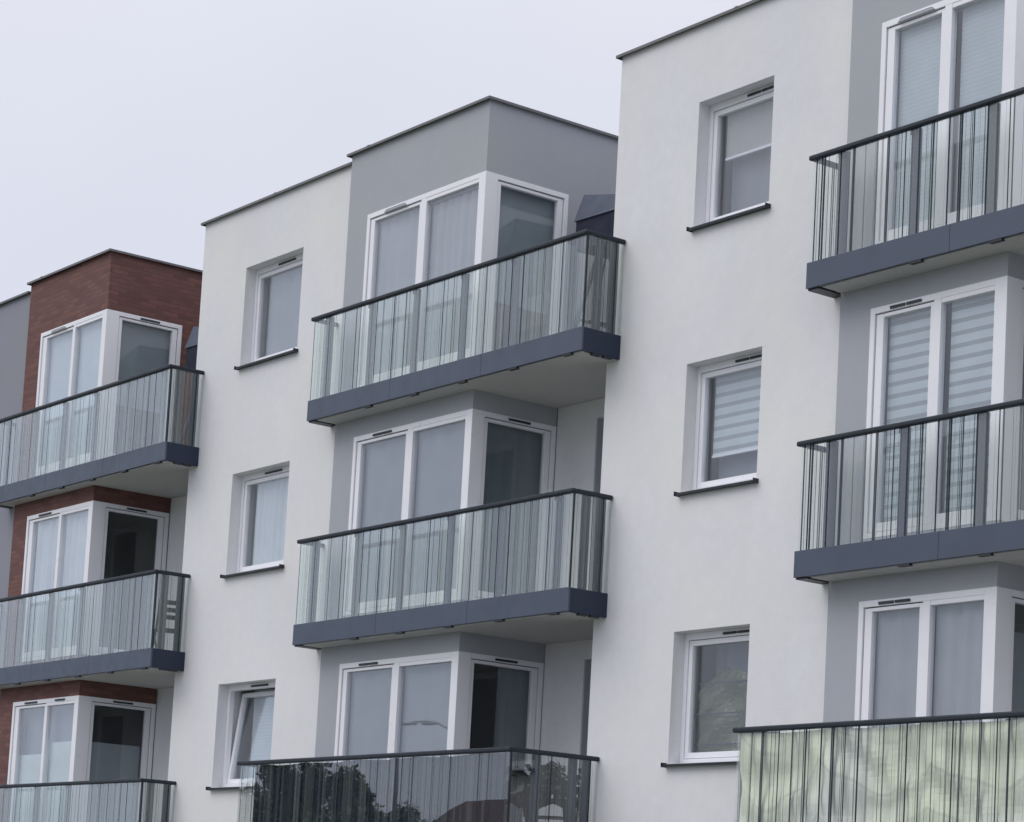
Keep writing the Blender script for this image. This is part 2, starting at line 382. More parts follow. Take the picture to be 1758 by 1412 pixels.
def P(mb, k):                                # shift a section-local MB to datum coordinates
    ox, oy, oz = S[k]['o']; mb.v = [(x+ox, y+oy, z+oz) for x, y, z in mb.v]; return mb

def small_window(k, r):
    s = S[k]; x0, x1 = s['wx']; dz = -H*r; z0, z1 = WZ0+dz, WZ1+dz; yf = .155
    ctx = f'{floors[r]} floor, {secname[k]} section'
    f = MB(); fw_ = .055
    f.box(x0, x0+fw_, yf, yf+.07, z0, z1).box(x1-fw_, x1, yf, yf+.07, z0, z1)
    f.box(x0+fw_, x1-fw_, yf, yf+.07, z1-.075, z1).box(x0+fw_, x1-fw_, yf, yf+.07, z0, z0+.06)
    names = {(1, 0): 'white-framed window with plain grey pane on the top floor', (1, 1): 'white-framed window with a white curtain, one floor down',
             (1, 2): 'white-framed window tilted open at the top, pale blind inside', (2, 0): 'white-framed window with cream blind half down',
             (2, 1): 'white-framed window with day-night striped blind', (2, 2): 'white-framed window with crumpled greenish film behind'}
    w = P(f, k).build('window', M['pvc'], B, names[(k, r)], bevel=.004)
    sa = MB(); a0, a1, b0, b1 = x0+fw_+.006, x1-fw_-.006, z0+.066, z1-.081; sw = .055; ys = yf+.012; yd = yf+.075
    sa.box(a0, a0+sw, ys, yd, b0, b1).box(a1-sw, a1, ys, yd, b0, b1).box(a0+sw, a1-sw, ys, yd, b1-.03-.025, b1).box(a0+sw, a1-sw, ys, yd, b0, b0+.06)
    gs = MB().box(a0-.004, a1+.004, yf+.06, yf+.066, b0-.004, b0+.03)
    pn = MB().box(a0+sw-.005, a1-sw+.005, ys+.03, ys+.042, b0+.055, b1-.05)
    tilt = (k, r) == (1, 2)
    if tilt:
        ang = R(7.0); piv = (ys, b0)
        def tl(mb):
            mb.v = [(x, piv[0]+.02+(y-piv[0])*math.cos(ang)+(z-piv[1])*math.sin(ang), piv[1]-(y-piv[0])*math.sin(ang)+(z-piv[1])*math.cos(ang)) for x, y, z in mb.v]
        tl(sa); tl(pn)
    P(sa, k).build('sash', M['pvc'], w, bevel=.004); P(pn, k).build('pane', M['pane'], w)
    # groove seal between sash and frame
    if not tilt:
        g = MB()
        g.box(a0-.0055, a0-.0005, yf+.03, yf+.05, b0, b1).box(a1+.0005, a1+.0055, yf+.03, yf+.05, b0, b1).box(a0, a1, yf+.03, yf+.05, b1+.0005, b1+.0055)
        P(g, k).build('seal', M['gasket'], w)
    # vent slot on the top frame member
    vx = x0+.60; v = MB().box(vx, vx+.20, yf-.014, yf-.001, z1-.052, z1-.028).box(vx+.22, vx+.42, yf-.014, yf-.001, z1-.052, z1-.028)
    P(v, k).build('vent', M['vent'], w)
    # projecting metal sill with turned-up ends
    sl_ = MB(); sl_.prism([(x0-.018, -.065, z0-.035), (x0-.018, -.065, z0-.010), (x0-.018, yf, z0+.003), (x0-.018, yf, z0-.02)], (x1-x0+.048, 0, 0))
    sl_.box(x0-.022, x0-.018, -.078, .001, z0-.04, z0+.008).box(x1+.030, x1+.034, -.078, .001, z0-.04, z0+.008)
    P(sl_, k).build('sill', M['sill'], w)
    ib = MB().box(x0+.02, x1-.02, yf+.072, yf+.30, z0-.02, z0+.005); P(ib, k).build('inner_sill', M['pvc'], w)
    # what hangs behind the glass
    yb_ = yf+.135
    def sheetb(xa, xb, za, zb, folds=0, amp=.012, y=yb_):
        mb = MB(); n = max(2, int((xb-xa)/.025)) if folds else 2
        for i in range(n+1):
            t = i/n; x = xa+(xb-xa)*t; yy = y+(amp*math.sin(t*folds*2*math.pi)+amp*.5*math.sin(t*folds*4.7+1) if folds else 0)
            mb.v += [(x, yy, za), (x, yy, zb)]
        mb.f += [(2*i, 2*i+2, 2*i+3, 2*i+1) for i in range(n)]
        return mb
    xa, xb = x0+.10, x1-.05
    if (k, r) == (1, 0): P(sheetb(xa+.06, xb, z0+.05, z1-.05, 3, .01), k).build('curtain', M['grey_curtain'], w, smooth=True)
    if (k, r) == (1, 1): P(sheetb(xa+.07, xb, z0+.03, z1-.05, 9, .02), k).build('curtain', M['white_curtain'], w, smooth=True)
    if (k, r) == (1, 2):
        P(sheetb(xa+.13, xb, z0+.03, z1-.05, 0, y=yb_+.14), k).build('blind', M['pale_blind'], w)
    if (k, r) == (2, 0):
        P(sheetb(xa+.04, xb, z0+.80, z1-.05), k).build('blind', M['cream_blind'], w); P(MB().box(xa+.04, xb, yb_-.012, yb_+.012, z0+.775, z0+.80), k).build('blind_rail', M['pvc'], w)
        P(sheetb(xa+.02, xb, z0+.03, z1-.06, 3, .005, yb_+.12), k).build('curtain', M['grey_curtain'], w, smooth=True)
    if (k, r) == (2, 1):
        P(sheetb(xa+.05, xb, z0+.43, z1-.05), k).build('blind', M['zebra'], w); P(MB().box(xa+.05, xb, yb_-.014, yb_+.014, z0+.40, z0+.43), k).build('blind_rail', M['pvc'], w)
        P(sheetb(xa+.02, xb, z0+.03, z1-.06, 3, .005, yb_+.12), k).build('curtain', M['grey_curtain'], w, smooth=True)
        P(MB().tube([(x1-.42, yf+.18, z0+.005), (x1-.42, yf+.18, z0+.09)], .035, 10, .05).box(x1-.40, x1-.12, yf+.12, yf+.24, z0+.005, z0+.035), k).build('sill_ornament', M['pvc'], w)
    if (k, r) == (2, 2):
        nx, nz_ = 26, 30; mb = MB(); rnd = random.Random(4)
        top = z0+1.02
        for j in range(nz_+1):
            for i in range(nx+1):
                tx, tz = i/nx, j/nz_
                zt = top-(.35*abs(tx-.38)**1.3 if tx > .38 else 1.1*(.38-tx)**1.4)+rnd.uniform(-.01, .01)
                x = xa+.03+(xb-xa-.03)*tx; z = z0+.03+(zt-z0-.03)*tz
                y = yf+.13+.022*math.sin(9*tx+5*tz)+.018*math.sin(17*tz-6*tx)+rnd.uniform(-.004, .004)
                mb.v.append((x, y, z))
        mb.f += [(j*(nx+1)+i, j*(nx+1)+i+1, (j+1)*(nx+1)+i+1, (j+1)*(nx+1)+i) for j in range(nz_) for i in range(nx)]
        P(mb, k).build('crumpled_film', M['foil_green'], w)
        b_ = MB()
        for zz in (.20, .52, .84): b_.box(xa+.02, xb, yf+.080, yf+.090, z0+zz, z0+zz+.016)
        P(b_, k).build('curtain_rod', M['vent'], w)
        P(sheetb(xa+.02, xb, z0+.03, z1-.06, 3, .02, yb_+.2), k).build('curtain', M['grey_curtain'], w, smooth=True)

def folded(xa, xb, za, zb, y, folds=0, amp=.008, axis='x', seed=0):
    mb = MB(); n = max(2, int(abs(xb-xa)/.022)) if folds else 2; rnd = random.Random(seed); ph = rnd.uniform(0, 6)
    for i in range(n+1):
        t = i/n; p = xa+(xb-xa)*t; q = y+((amp*math.sin(t*folds*6.283+ph)+amp*.6*math.sin(t*folds*4.1+2*ph)) if folds else 0)
        mb.v += [(p, q, za), (p, q, zb)] if axis == 'x' else [(q, p, za), (q, p, zb)]
    mb.f += [(2*i, 2*i+2, 2*i+3, 2*i+1) for i in range(n)]
    return mb

def corner_window(k, r):
    s = S[k]; dz = -H*r; zt, zb = ZF+dz, ZB+dz; yb = s['yb']-.006; b = s['b']+.006; xf = s['xf']; g0, g1, g2, g3 = s['gl']; yf = s['yf']
    gt = zt-.108; gb = zb+.14
    lab = {(0, 0): 'corner window in the brick bay with pale blinds', (0, 1): 'corner window under the brick lintel, side pane nearly black',
           (0, 2): 'corner window with mint blind covering its lower half', (1, 0): 'corner window of the grey bay with folded sheer curtains',
           (1, 1): 'corner window with plain grey panes under the middle balcony slab', (1, 2): 'corner window with a street lamp mirrored in its pane',
           (2, 0): 'corner window with fine pleated blinds', (2, 1): 'corner window with striped day-night blinds', (2, 2): 'corner window with long grey sheer curtains'}[(k, r)]
    f = MB(); D = .075
    # front frame
    f.box(xf, xf+.062, yb, yb+D, zb, zt)                               # left jamb
    f.box(g1+.055, g2, yb, yb+D, zb+.05, zt-.062)                      # mullion
    f.box(xf+.062, g3, yb, yb+D, zt-.062, zt); f.box(xf+.062, g3, yb, yb+D, zb, zb+.05)
    f.box(g2, g3, yb+.004, yb+D, zt-.108, zt-.062); f.box(g2, g3, yb+.004, yb+D, zb+.05, gb)
    # corner post, wraps the corner
    f.prism([(g3, yb, zb), (b, yb, zb), (b, .135, zb), (b-D, .135, zb), (b-D, yb+D, zb), (g3, yb+D, zb)], (0, 0, zt-zb))
    # side frame
    ye = yf
    f.box(b-D, b, ye-.062, ye, zb, zt).box(b-D, b, .135, ye-.062, zt-.062, zt).box(b-D, b, .135, ye-.062, zb, zb+.05)
    w = P(f, k).build('corner_window', M['pvc'], B, lab, bevel=.004)
    sa = MB(); a0, a1 = xf+.072, g1+.048; z0_, z1_ = zb+.058, zt-.072; ys, yd = yb+.016, yb+.08
    sa.box(a0, g0, ys, yd, z0_, z1_).box(g1, a1, ys, yd, z0_, z1_).box(g0, g1, ys, yd, gt, z1_).box(g0, g1, ys, yd, z0_, gb)
    P(sa, k).build('sash', M['pvc'], w, bevel=.004)
    sb = MB(); c0, c1 = .145, ye-.072; xs, xd = b-.016, b-.08; s0, s1 = .195, ye-.15
    sb.box(xd, xs, c0, s0, z0_, z1_).box(xd, xs, s1, c1, z0_, z1_).box(xd, xs, s0, s1, gt, z1_).box(xd, xs, s0, s1, z0_, gb)
    P(sb, k).build('sash', M['pvc'], w, bevel=.004)
    g = MB()
    g.box(xf+.063, a0-.001, yb+.03, yb+.05, z0_, z1_).box(a1+.001, g1+.054, yb+.03, yb+.05, z0_, z1_).box(a0, a1, yb+.03, yb+.05, z1_+.001, z1_+.009)
    P(g, k).build('seal', M['gasket'], w); g = MB()
    g.box(b-.05, b-.03, .136, c0-.001, z0_, z1_).box(b-.05, b-.03, c1+.001, ye-.063, z0_, z1_).box(b-.05, b-.03, c0, c1, z1_+.001, z1_+.009)
    P(g, k).build('seal', M['gasket'], w)
    P(MB().box(g0-.004, g1+.004, yb+.045, yb+.057, gb-.004, gt+.004), k).build('pane', M['pane'], w)
    P(MB().box(g2-.004, g3+.004, yb+.035, yb+.047, gb-.004, gt+.004), k).build('pane', M['pane'], w)
    P(MB().box(b-.057, b-.045, s0-.004, s1+.004, gb-.004, gt+.004), k).build('pane', M['pane'], w)
    mid = (g0+g1)/2
    if k == 0 and r == 0: vs = [(mid-.15, mid+.15)]
    else: vs = [(mid-.2, mid-.01), (mid+.01, mid+.2)]
    v = MB()
    if r == 0:   # light hood over the vent, as on the top floor
        v.prism([(mid-.24, yb-.02, zt-.062), (mid+.24, yb-.02, zt-.062), (mid+.20, yb-.02, zt-.028), (mid-.20, yb-.02, zt-.028)], (0, .019, 0))
        P(v, k).build('vent', M['hood'], w)
    else:
        for a, c in vs: v.box(a, c, yb-.014, yb-.001, zt-.05, zt-.024)
        P(v, k).build('vent', M['vent'], w)
    if (k, r) == (0, 2):
        P(MB().box(g2+.25, g2+.55, yb-.014, yb-.001, zt-.05, zt-.024), k).build('vent', M['vent'], w)
    if r > 0 or k == 0:
        P(MB().box(b+.001, b+.014, .48, .80, zt-.05, zt-.024), k).build('vent', M['vent'], w)
    # hangings
    yi = yb+.115; xi = b-.125
    def cur(mat, xa, xb, za, zb_, folds, name='curtain', ax='x', amp=.008, seed=0, off=0):
        P(folded(xa, xb, za, zb_, (yi if ax == 'x' else xi)+off, folds, amp, ax, seed+k*7+r), k).build(name, M[mat], w, smooth=folds > 0)
    L_, Rr = xf+.12, g3+.02
    if (k, r) == (0, 0):
        cur('pale_blind', L_, g1+.03, gb, gt+.03, 0, 'blind'); cur('pale_blind', g2-.02, Rr, gb, gt+.03, 0, 'blind'); cur('sage_blind', .1, ye-.1, gb+.75, gt+.03, 0, 'blind', 'y')
    if (k, r) == (0, 1):
        cur('white_curtain', L_, Rr, gb, gt+.03, 10, amp=.02)
    if (k, r) == (0, 2):
        cur('mint_blind', L_, g1+.03, gb, gb+1.31, 0, 'blind'); cur('mint_blind', g2-.02, Rr, gb, gb+1.47, 0, 'blind'); cur('grey_curtain', L_, Rr, gb, gt+.03, 2, off=.1)
        cur('sage_blind', .1, ye-.15, gb, gb+1.47, 0, 'blind', 'y')
    if (k, r) == (1, 0):
        cur('sheer', L_, g1+.03, gb, gt+.03, 5); cur('sheer', g2-.02, Rr, gb, gt-.03, 7, amp=.011, seed=3); cur('sage_blind', .1, ye-.1, gb+.62, gt+.03, 0, 'blind', 'y')
    if (k, r) == (1, 1):
        cur('grey_curtain', L_, g1+.03, gb, gt+.03, 3); cur('grey_curtain', g2-.02, Rr, gb, gt+.03, 3, seed=2); cur('dark_blind', .1, ye-.1, gb, gt+.03, 5, 'curtain', 'y')
    if (k, r) == (1, 2):
        cur('grey_curtain', L_, g1+.03, gb, gt+.03, 2); cur('grey_curtain', g2-.02, Rr, gb, gt+.03, 2, seed=2); cur('dark_blind', .62, ye-.1, gb, gt+.03, 3, 'curtain', 'y')
    if (k, r) == (2, 0):
        cur('pale_blind', L_+.04, g1+.03, gb, gt+.03, 0, 'blind'); cur('pale_blind', g2+.03, Rr, gb, gt+.03, 0, 'blind'); cur('pale_blind', .1, ye-.1, gb, gt+.03, 0, 'blind', 'y')
    if (k, r) == (2, 1):
        cur('zebra', L_+.04, g1+.03, gb, gt+.03, 0, 'blind'); cur('zebra', g2+.03, Rr, gb, gt+.03, 0, 'blind'); cur('dark_blind', .1, ye-.1, gb, gt-.1, 0, 'blind', 'y')
    if (k, r) == (2, 2):
        cur('sheer', L_, g1+.03, gb, gt+.03, 3, amp=.008); cur('sheer', g2-.02, Rr, gb, gt+.03, 4, amp=.009, seed=3); cur('dark_blind', .15, ye-.1, gb, gt-.25, 4, 'curtain', 'y')

def balcony(k, r):
    s = S[k]; dz = -H*r; xl, xr = s['xl'], s['xr']; yb = s['ybal']; deep = r == 2 and k > 0
    if deep: yb = -1.015 if k == 1 else -1.049
    nx = s['nxt']
    wy = lambda x: 0.0
    lab = {(0, 0): 'top balcony of the brick bay', (0, 1): 'middle balcony of the brick bay, garden chair behind its side glass', (0, 2): 'lowest balcony of the brick bay',
           (1, 0): 'top balcony of the middle grey bay', (1, 1): 'empty middle balcony of the grey bay', (1, 2): 'deeper lowest balcony with dark screened glass',
           (2, 0): 'top right balcony, cut by the photo edge', (2, 1): 'right balcony in front of striped blinds', (2, 2): 'deeper lowest right balcony with pale screened glass'}[(k, r)]
    ft, fb, rl, dk = ZFT+dz, ZFB+dz, ZRAIL+dz, ZD+dz
    yg = 2.95 if r == 0 else s['yg']-.002
    sl = MB()
    yw = s['yb']-.001
    # slab: cantilever in front of the wall + the part running back into the recess
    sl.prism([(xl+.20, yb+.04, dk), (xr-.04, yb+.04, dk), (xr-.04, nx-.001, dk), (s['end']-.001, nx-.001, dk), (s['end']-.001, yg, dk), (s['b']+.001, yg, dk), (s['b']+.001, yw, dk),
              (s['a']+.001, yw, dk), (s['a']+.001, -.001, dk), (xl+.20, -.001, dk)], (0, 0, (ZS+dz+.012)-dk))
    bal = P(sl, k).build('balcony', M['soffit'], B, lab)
    # fascias: front in three sheets with hairline joints, two returns
    fr = MB(); n = 3
    for i in range(n):
        a = xl+(xr-xl)*i/n+(.002 if i else 0); c = xl+(xr-xl)*(i+1)/n-(.002 if i < n-1 else 0)
        fr.box(a, c, yb, yb+.025, fb, ft)
        fr.box(a, c, yb+.025, yb+.07, fb, fb+.004)        # folded lower lip
    P(fr, k).build('fascia', M['fascia'], bal, bevel=.002)
    P(MB().box(xr-.025, xr, yb+.027, nx-.002, fb-.006, ft-.002).box(xr-.06, xr-.025, yb+.07, nx-.002, fb-.006, fb-.002), k).build('fascia', M['fascia_end'], bal, 'end panel in a darker tone than the front', bevel=.002)
    P(MB().box(xl, xl+.025, yb+.027, -.002, fb, ft), k).build('fascia', M['fascia'], bal, bevel=.002)
    P(MB().box(xl+.004, xl+.15, yb+.03, -.003, fb-.016, fb-.002), k).build('drip_edge', M['drip'], bal)
    # drip brackets under the edge
    x = 4.955
    while x < xr-.1:
        P(MB().box(x-.075, x+.075, yb+.004, yb+.055, fb-.020, fb-.001), k).build('drip_bracket', M['drip'], bal); x += .975
    for yy in ((yb+.22, nx-.16) if not deep else (yb+.4, nx-.2)):
        P(MB().box(xr-.055, xr-.004, yy-.06, yy+.06, fb-.026, fb-.007), k).build('drip_bracket', M['drip'], bal)
    # handrail: flat-oval tube following three sides
    hr = MB()
    for a, c in (((xl-.01, yb), (xr+.012, yb)),):
        hr.box(a[0], c[0], yb-.028, yb+.036, rl-.050, rl)
    hr.box(xr-.05, xr+.012, yb+.036, nx-.003, rl-.050, rl)
    hr.box(xl-.01, xl+.05, yb+.036, -.003, rl-.050, rl)
    P(hr, k).build('handrail', M['rail'], bal, bevel=.014)
    # posts
    for i, x in enumerate((3.905, 4.86, 5.815, 6.79, 7.76, 8.80)):
        if x > xr-.15: continue
        pb = .06 if deep else 0; hw = .065 if i == 0 else .054
        ps = MB().box(x-hw, x+hw, yb+.05+pb, yb+.085+pb, fb+.05, rl-.04).box(x-.05, x+.05, yb+.03+pb*1.2, yb+.05+pb, rl-.09, rl-.044)
        P(ps, k).build('post', M['post'], bal, bevel=.003)
    for yy in ((-.13, nx-.10) if not deep else (-.62, -.13, nx-.12)):
        P(MB().box(xr-.085, xr-.05, yy-.052, yy+.052, fb+.05, rl-.04), k).build('post', M['post'], bal, bevel=.003)
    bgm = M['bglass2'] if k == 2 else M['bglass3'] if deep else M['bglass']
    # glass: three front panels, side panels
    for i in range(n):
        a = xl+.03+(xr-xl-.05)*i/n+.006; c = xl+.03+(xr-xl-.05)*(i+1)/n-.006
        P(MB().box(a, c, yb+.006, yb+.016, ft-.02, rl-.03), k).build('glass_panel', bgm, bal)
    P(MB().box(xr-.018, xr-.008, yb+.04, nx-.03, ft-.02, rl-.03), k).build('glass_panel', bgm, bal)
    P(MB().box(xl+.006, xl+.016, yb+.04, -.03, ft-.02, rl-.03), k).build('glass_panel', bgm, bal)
    # dark corner joint of the glass
    P(MB().box(xr-.014, xr-.002, yb+.006, yb+.026, ft+.001, rl-.043), k).build('corner_trim', M['rail'], bal)
    return bal

for k in (0, 1, 2):
    s = S[k]; a, b, yb = s['a'], s['b'], s['yb']
    nice = {0: 'brick', 1: 'middle', 2: 'right-hand'}[k]
    # ---- front wall with window openings
    x0 = -7 if k == 0 else 0
    xa = 3.80 if k == 0 else a
    holes = [] if k == 0 else [(s['wx'][0], s['wx'][1], WZ0-H*r, WZ1-H*r) for r in range(3)]
    o = P(panel(x0, xa, BASE-s['o'][2], ZR, 0, T, holes), k).build('wall', M[s['front']], B, {0: 'smooth purple-grey wall left of the brick bay', 1: 'white wall of the middle section', 2: 'white wall of the right section'}[k]); clean(o)
    if k == 0:
        P(MB().box(3.80, a, -.001, T, BASE-s['o'][2], ZR-.002), k).build('corner_strip', M['white'], B, 'narrow white strip between purple-grey wall and brick')
    if k > 0:      # left flank of the section, facing the recess of its neighbour
        P(MB().box(.001, .3, T+.001, 3.2, BASE-s['o'][2], ZR-.001), k).build('wall', M['white'], B)
    # ---- bay: front and side, one mesh
    holesf = [(s['xf'], b, ZB-H*r, ZF-H*r) for r in range(3)]
    mb = panel(a, b, BASE-s['o'][2], ZBR, yb, .30, holesf)
    sd_ = MB()
    zcut = -H+ZF+.45
    for (c, d, e_, f_) in holed(yb+.3, 3.2, BASE-s['o'][2], ZBR, [(yb+.3, s['yf'], ZB-H*r, ZF-H*r) for r in range(3)]):
        if c > 1.0: e_ = max(e_, ZS)                 # behind the recess wall only the top floor shows
        sd_.box(b-.30, b, c, d, e_, f_)
    mb.v += [] ; n0 = len(mb.v); mb.v += sd_.v; mb.f += [tuple(n0+i for i in q) for q in sd_.f]
    o = P(mb, k).build('bay_wall', M[s['bay']], B, {0: 'red-brown brick cladding of the corner bay', 1: 'grey rendered corner bay of the middle section', 2: 'grey rendered corner bay of the right section'}[k]); clean(o)
    # ---- recess back wall on the lower floors, with a door opening near its right end, and the top floor one set further back
    zt_ = ZS+.01
    hd = [(7.48, 8.62, ZD-H*r, ZF-H*r) for r in (1, 2)]
    o = P(panel(b+.001, s['end']+.0, BASE-s['o'][2], zt_, s['yg'], .3, hd), k).build('wall', M['white'], B, 'recessed white wall under the balcony slabs'); clean(o)
    P(MB().box(b+.001, s['end'], 3.0, 3.3, zt_+.002, ZBR-.001), k).build('wall', M[s['bay']], B)
    for r in (1, 2):
        dz = -H*r; z0, z1 = ZD+dz+.01, ZF+dz
        fr = MB().box(7.482, 7.55, s['yg']+.18, s['yg']+.25, z0, z1).box(8.55, 8.618, s['yg']+.18, s['yg']+.25, z0, z1).box(7.55, 8.55, s['yg']+.18, s['yg']+.25, z1-.08, z1).box(7.55, 8.55, s['yg']+.18, s['yg']+.25, z0, z0+.12)
        d_ = P(fr, k).build('balcony_door', M['pvc'], B)
        P(MB().box(7.55, 8.55, s['yg']+.205, s['yg']+.217, z0+.12, z1-.08), k).build('pane', M['pane'], d_)
        P(MB().box(7.481, 7.4815+.02, s['yg']+.004, s['yg']+.178, z0, z1-.001), k).build('reveal_shade_panel', M['grey'], d_)  # grey lining puts the shadow tone of the reveal into its colour
    # ---- roof and its metal edge
    P(MB().box(x0, xa, .05, Y1, ZR-.35, ZR-.06), k).build('roof', M['roofing'], B)
    P(MB().box(xa+.05, b-.31, yb+.31, Y1, ZBR-.4, ZBR-.08), k).build('roof', M['roofing'], B)
    e0 = -.045
    cp = MB().box(x0+(0 if k == 0 else -.05), xa, -.055, .25, ZR, ZR+.014).box(x0+(0 if k == 0 else -.05), xa, -.055, -.048, ZR-.018, ZR+.0)
    if k > 0: cp.box(-.05, .25, .25, 3.2, ZR, ZR+.014).box(-.05, -.043, -.048, 3.2, ZR-.018, ZR)
    q = x0+1.9
    while q < xa-.2: cp.box(q, q+.05, -.059, .252, ZR+.002, ZR+.019); q += 2.4
    P(cp, k).build('parapet_cap', M['cap'], B)
    cp = MB().box(a-.05, b+.055, yb-.055, yb+.3, ZBR, ZBR+.014).box(b-.30, b+.055, yb+.3, 3.2, ZBR, ZBR+.014)
    cp.box(a-.05, b+.055, yb-.055, yb-.048, ZBR-.018, ZBR).box(b+.048, b+.055, yb-.048, 3.2, ZBR-.018, ZBR)
    cp.box(a+.42, a+.47, yb-.059, yb+.3, ZBR+.002, ZBR+.020)
    cp.box(a-.05, a-.043, yb-.048, .3, ZBR-.018, ZBR)
    P(cp, k).build('parapet_cap', M['cap'], B)
    # ---- interior shells so that the rooms are really dark
    for r in range(4):
        zz = ZD-.02-H*r
        P(MB().box(x0+.01, b-.31, T+.01, Y1, zz-.2, zz), k).build('floor_slab', M['concrete'], B)
    P(MB().box(3.2, 3.3, T+.01, Y1, BASE-s['o'][2], ZR-.4), k).build('inner_wall', M['concrete'], B)
    P(MB().box(b-.31, b-.30, 1.22, Y1, BASE-s['o'][2], ZR-.4), k).build('inner_wall', M['concrete'], B)
    P(MB().box(.3 if k else x0, b, Y1, Y1+.2, BASE-s['o'][2], ZBR-.01), k).build('rear_wall', M['white'], B)
    for r in range(3):
        if k: small_window(k, r)
        corner_window(k, r); balcony(k, r)
# next section beyond the right edge of the photo
ox, oy, oz = S[2]['o'][0]+8.8965, S[2]['o'][1]+.1821, S[2]['o'][2]+.08
w3 = MB().box(ox, ox+6, oy, oy+T, BASE, ZR+oz).box(ox, ox+.3, oy+T, oy+3.2, BASE, ZR+oz).build('wall', M['white'], B)
MB().box(ox-.05, ox+6, oy-.055, oy+.3, ZR+oz, ZR+oz+.022).build('parapet_cap', M['cap'], B)

# ================================================================== things on the balconies
def garden_swing(k, label):
    s = S[k]; t = thing('garden_swing', label, 'garden swing', (s['o'][0]+7.9, s['o'][1]+1.3, s['o'][2]+ZD+GZ), 'canopied garden swings on the top terraces')
    inv = lambda p: (p[0]-7.9, p[1]-1.3, p[2]-ZD)         # local to the empty
    x0, x1 = 7.36, 8.66
    c = MB()

    v = [(7.31, .85, 1.15), (8.74, .85, 1.13), (8.74, 1.8, 1.15), (7.31, 1.8, 1.15), (7.345, .95, 1.49), (8.66, .95, 1.22), (8.66, 1.65, 1.25), (7.36, 1.65, 1.52)]
    c.v = v; c.f = [(0, 1, 5, 4), (1, 2, 6, 5), (2, 3, 7, 6), (3, 0, 4, 7), (4, 5, 6, 7)]
    o = c.build('canopy', M['canopy'], t, fn=inv); so_ = o.modifiers.new('thick', 'SOLIDIFY'); so_.thickness = .012
    vl = MB(); n = 4; vl.v = [(x+(.02 if x < 8 else -.02), y+(.02 if y < 1.3 else -.02), z) for x, y, z in v[:4]]; vl.v += [(x, y, z-.36+(.03 if i_ % 2 else 0)) for i_, (x, y, z) in enumerate(vl.v)]; vl.f = [(i, (i+1) % 4, n+(i+1) % 4, n+i) for i in range(4)]
    vv = vl.build('valance', M['navy'], t, fn=inv); so_ = vv.modifiers.new('thick', 'SOLIDIFY'); so_.thickness = .006
    for x in (x0, x1):
        for ya in (.72, 1.88):
            MB().tube([(x, ya, ZD+.005), (x, 1.30, 1.12)], .032, 8).build('leg', M['post'], t, fn=inv, smooth=True)
        MB().tube([(x, .93, -.02), (x, 1.67, -.02)], .018, 8).build('brace', M['post'], t, fn=inv, smooth=True)
    MB().tube([(x0, 1.3, 1.12), (x1, 1.3, 1.12)], .03, 8).build('top_bar', M['post'], t, fn=inv, smooth=True)
    st = MB().box(x0+.12, x1-.12, 1.05, 1.55, ZD+.42, ZD+.52); o = st.build('seat', M['cushion'], t, fn=inv, bevel=.03)
    st = MB().prism([(x0+.12, 1.50, ZD+.50), (x0+.12, 1.60, ZD+.50), (x0+.12, 1.74, ZD+1.05), (x0+.12, 1.64, ZD+1.05)], (x1-x0-.24, 0, 0)); st.build('backrest', M['cushion'], t, fn=inv, bevel=.03)
    for x in (x0+.08, x1-.08):
        MB().tube([(x, 1.3, 1.10), (x, 1.12, ZD+.65), (x, 1.08, ZD+.45)], .012, 6).build('hanger', M['blackmetal'], t, fn=inv)
        MB().tube([(x, 1.05, ZD+.66), (x, 1.6, ZD+.70)], .022, 6).build('armrest', M['blackmetal'], t, fn=inv)
    return t
garden_swing(1, 'slate-grey canopied garden swing on the top terrace beside the grey bay')
garden_swing(0, 'slate-grey canopied garden swing on the top terrace beside the brick bay')

def folding_chair(loc, rz, label):
    t = thing('garden_chair', label, 'chair', loc); t.rotation_euler.z = rz; idn = lambda p: p
    for sx in (-.21, .21):
        MB().tube([(sx, -.22, 0), (sx, .05, .44), (sx, .2, .86)], .017, 6).build('leg', M['blackmetal'], t, fn=idn)
        MB().tube([(sx*.92, .24, 0), (sx*.92, -.2, .44)], .016, 6).build('leg', M['blackmetal'], t, fn=idn)
    st = MB()
    for i in range(5): st.box(-.21, .21, -.21+.085*i, -.21+.085*i+.07, .43, .447)
    st.build('seat', M['blackmetal'], t, fn=idn)
    st = MB()
    for z in (.58, .68, .78): st.prism([(-.21, .02+(z-.44)*.357+.045, z), (-.21, .035+(z-.44)*.357+.045, z), (-.21, .06+(z-.44)*.357+.045, z+.06), (-.21, .045+(z-.44)*.357+.045, z+.06)], (.42, 0, 0))
    st.build('backrest', M['blackmetal'], t, fn=idn)
    return t
def round_table(loc, label):
    t = thing('garden_table', label, 'table', loc); idn = lambda p: p
    MB().lathe((0, 0, .68), [(.27, 0), (.28, .008), (.28, .018), (.27, .024)], 28).build('tabletop', M['blackmetal'], t, fn=idn)
    for a in range(3):
        c, s_ = math.cos(a*2.094), math.sin(a*2.094)
        MB().tube([(.06*c, .06*s_, .68), (.03*c, .03*s_, .35), (.22*c, .22*s_, 0)], .011, 6).build('leg', M['blackmetal'], t, fn=idn)
    return t
def zdeck(k, r): return S[k]['o'][2]+ZD-H*r+GZ
folding_chair((-.78, .30, zdeck(0, 1)), R(255), 'dark metal slatted chair behind the side glass of the brick bay\'s middle balcony')
round_table((-.22, .62, zdeck(0, 1)), 'small round dark table beside the slatted chair on the brick bay\'s middle balcony')

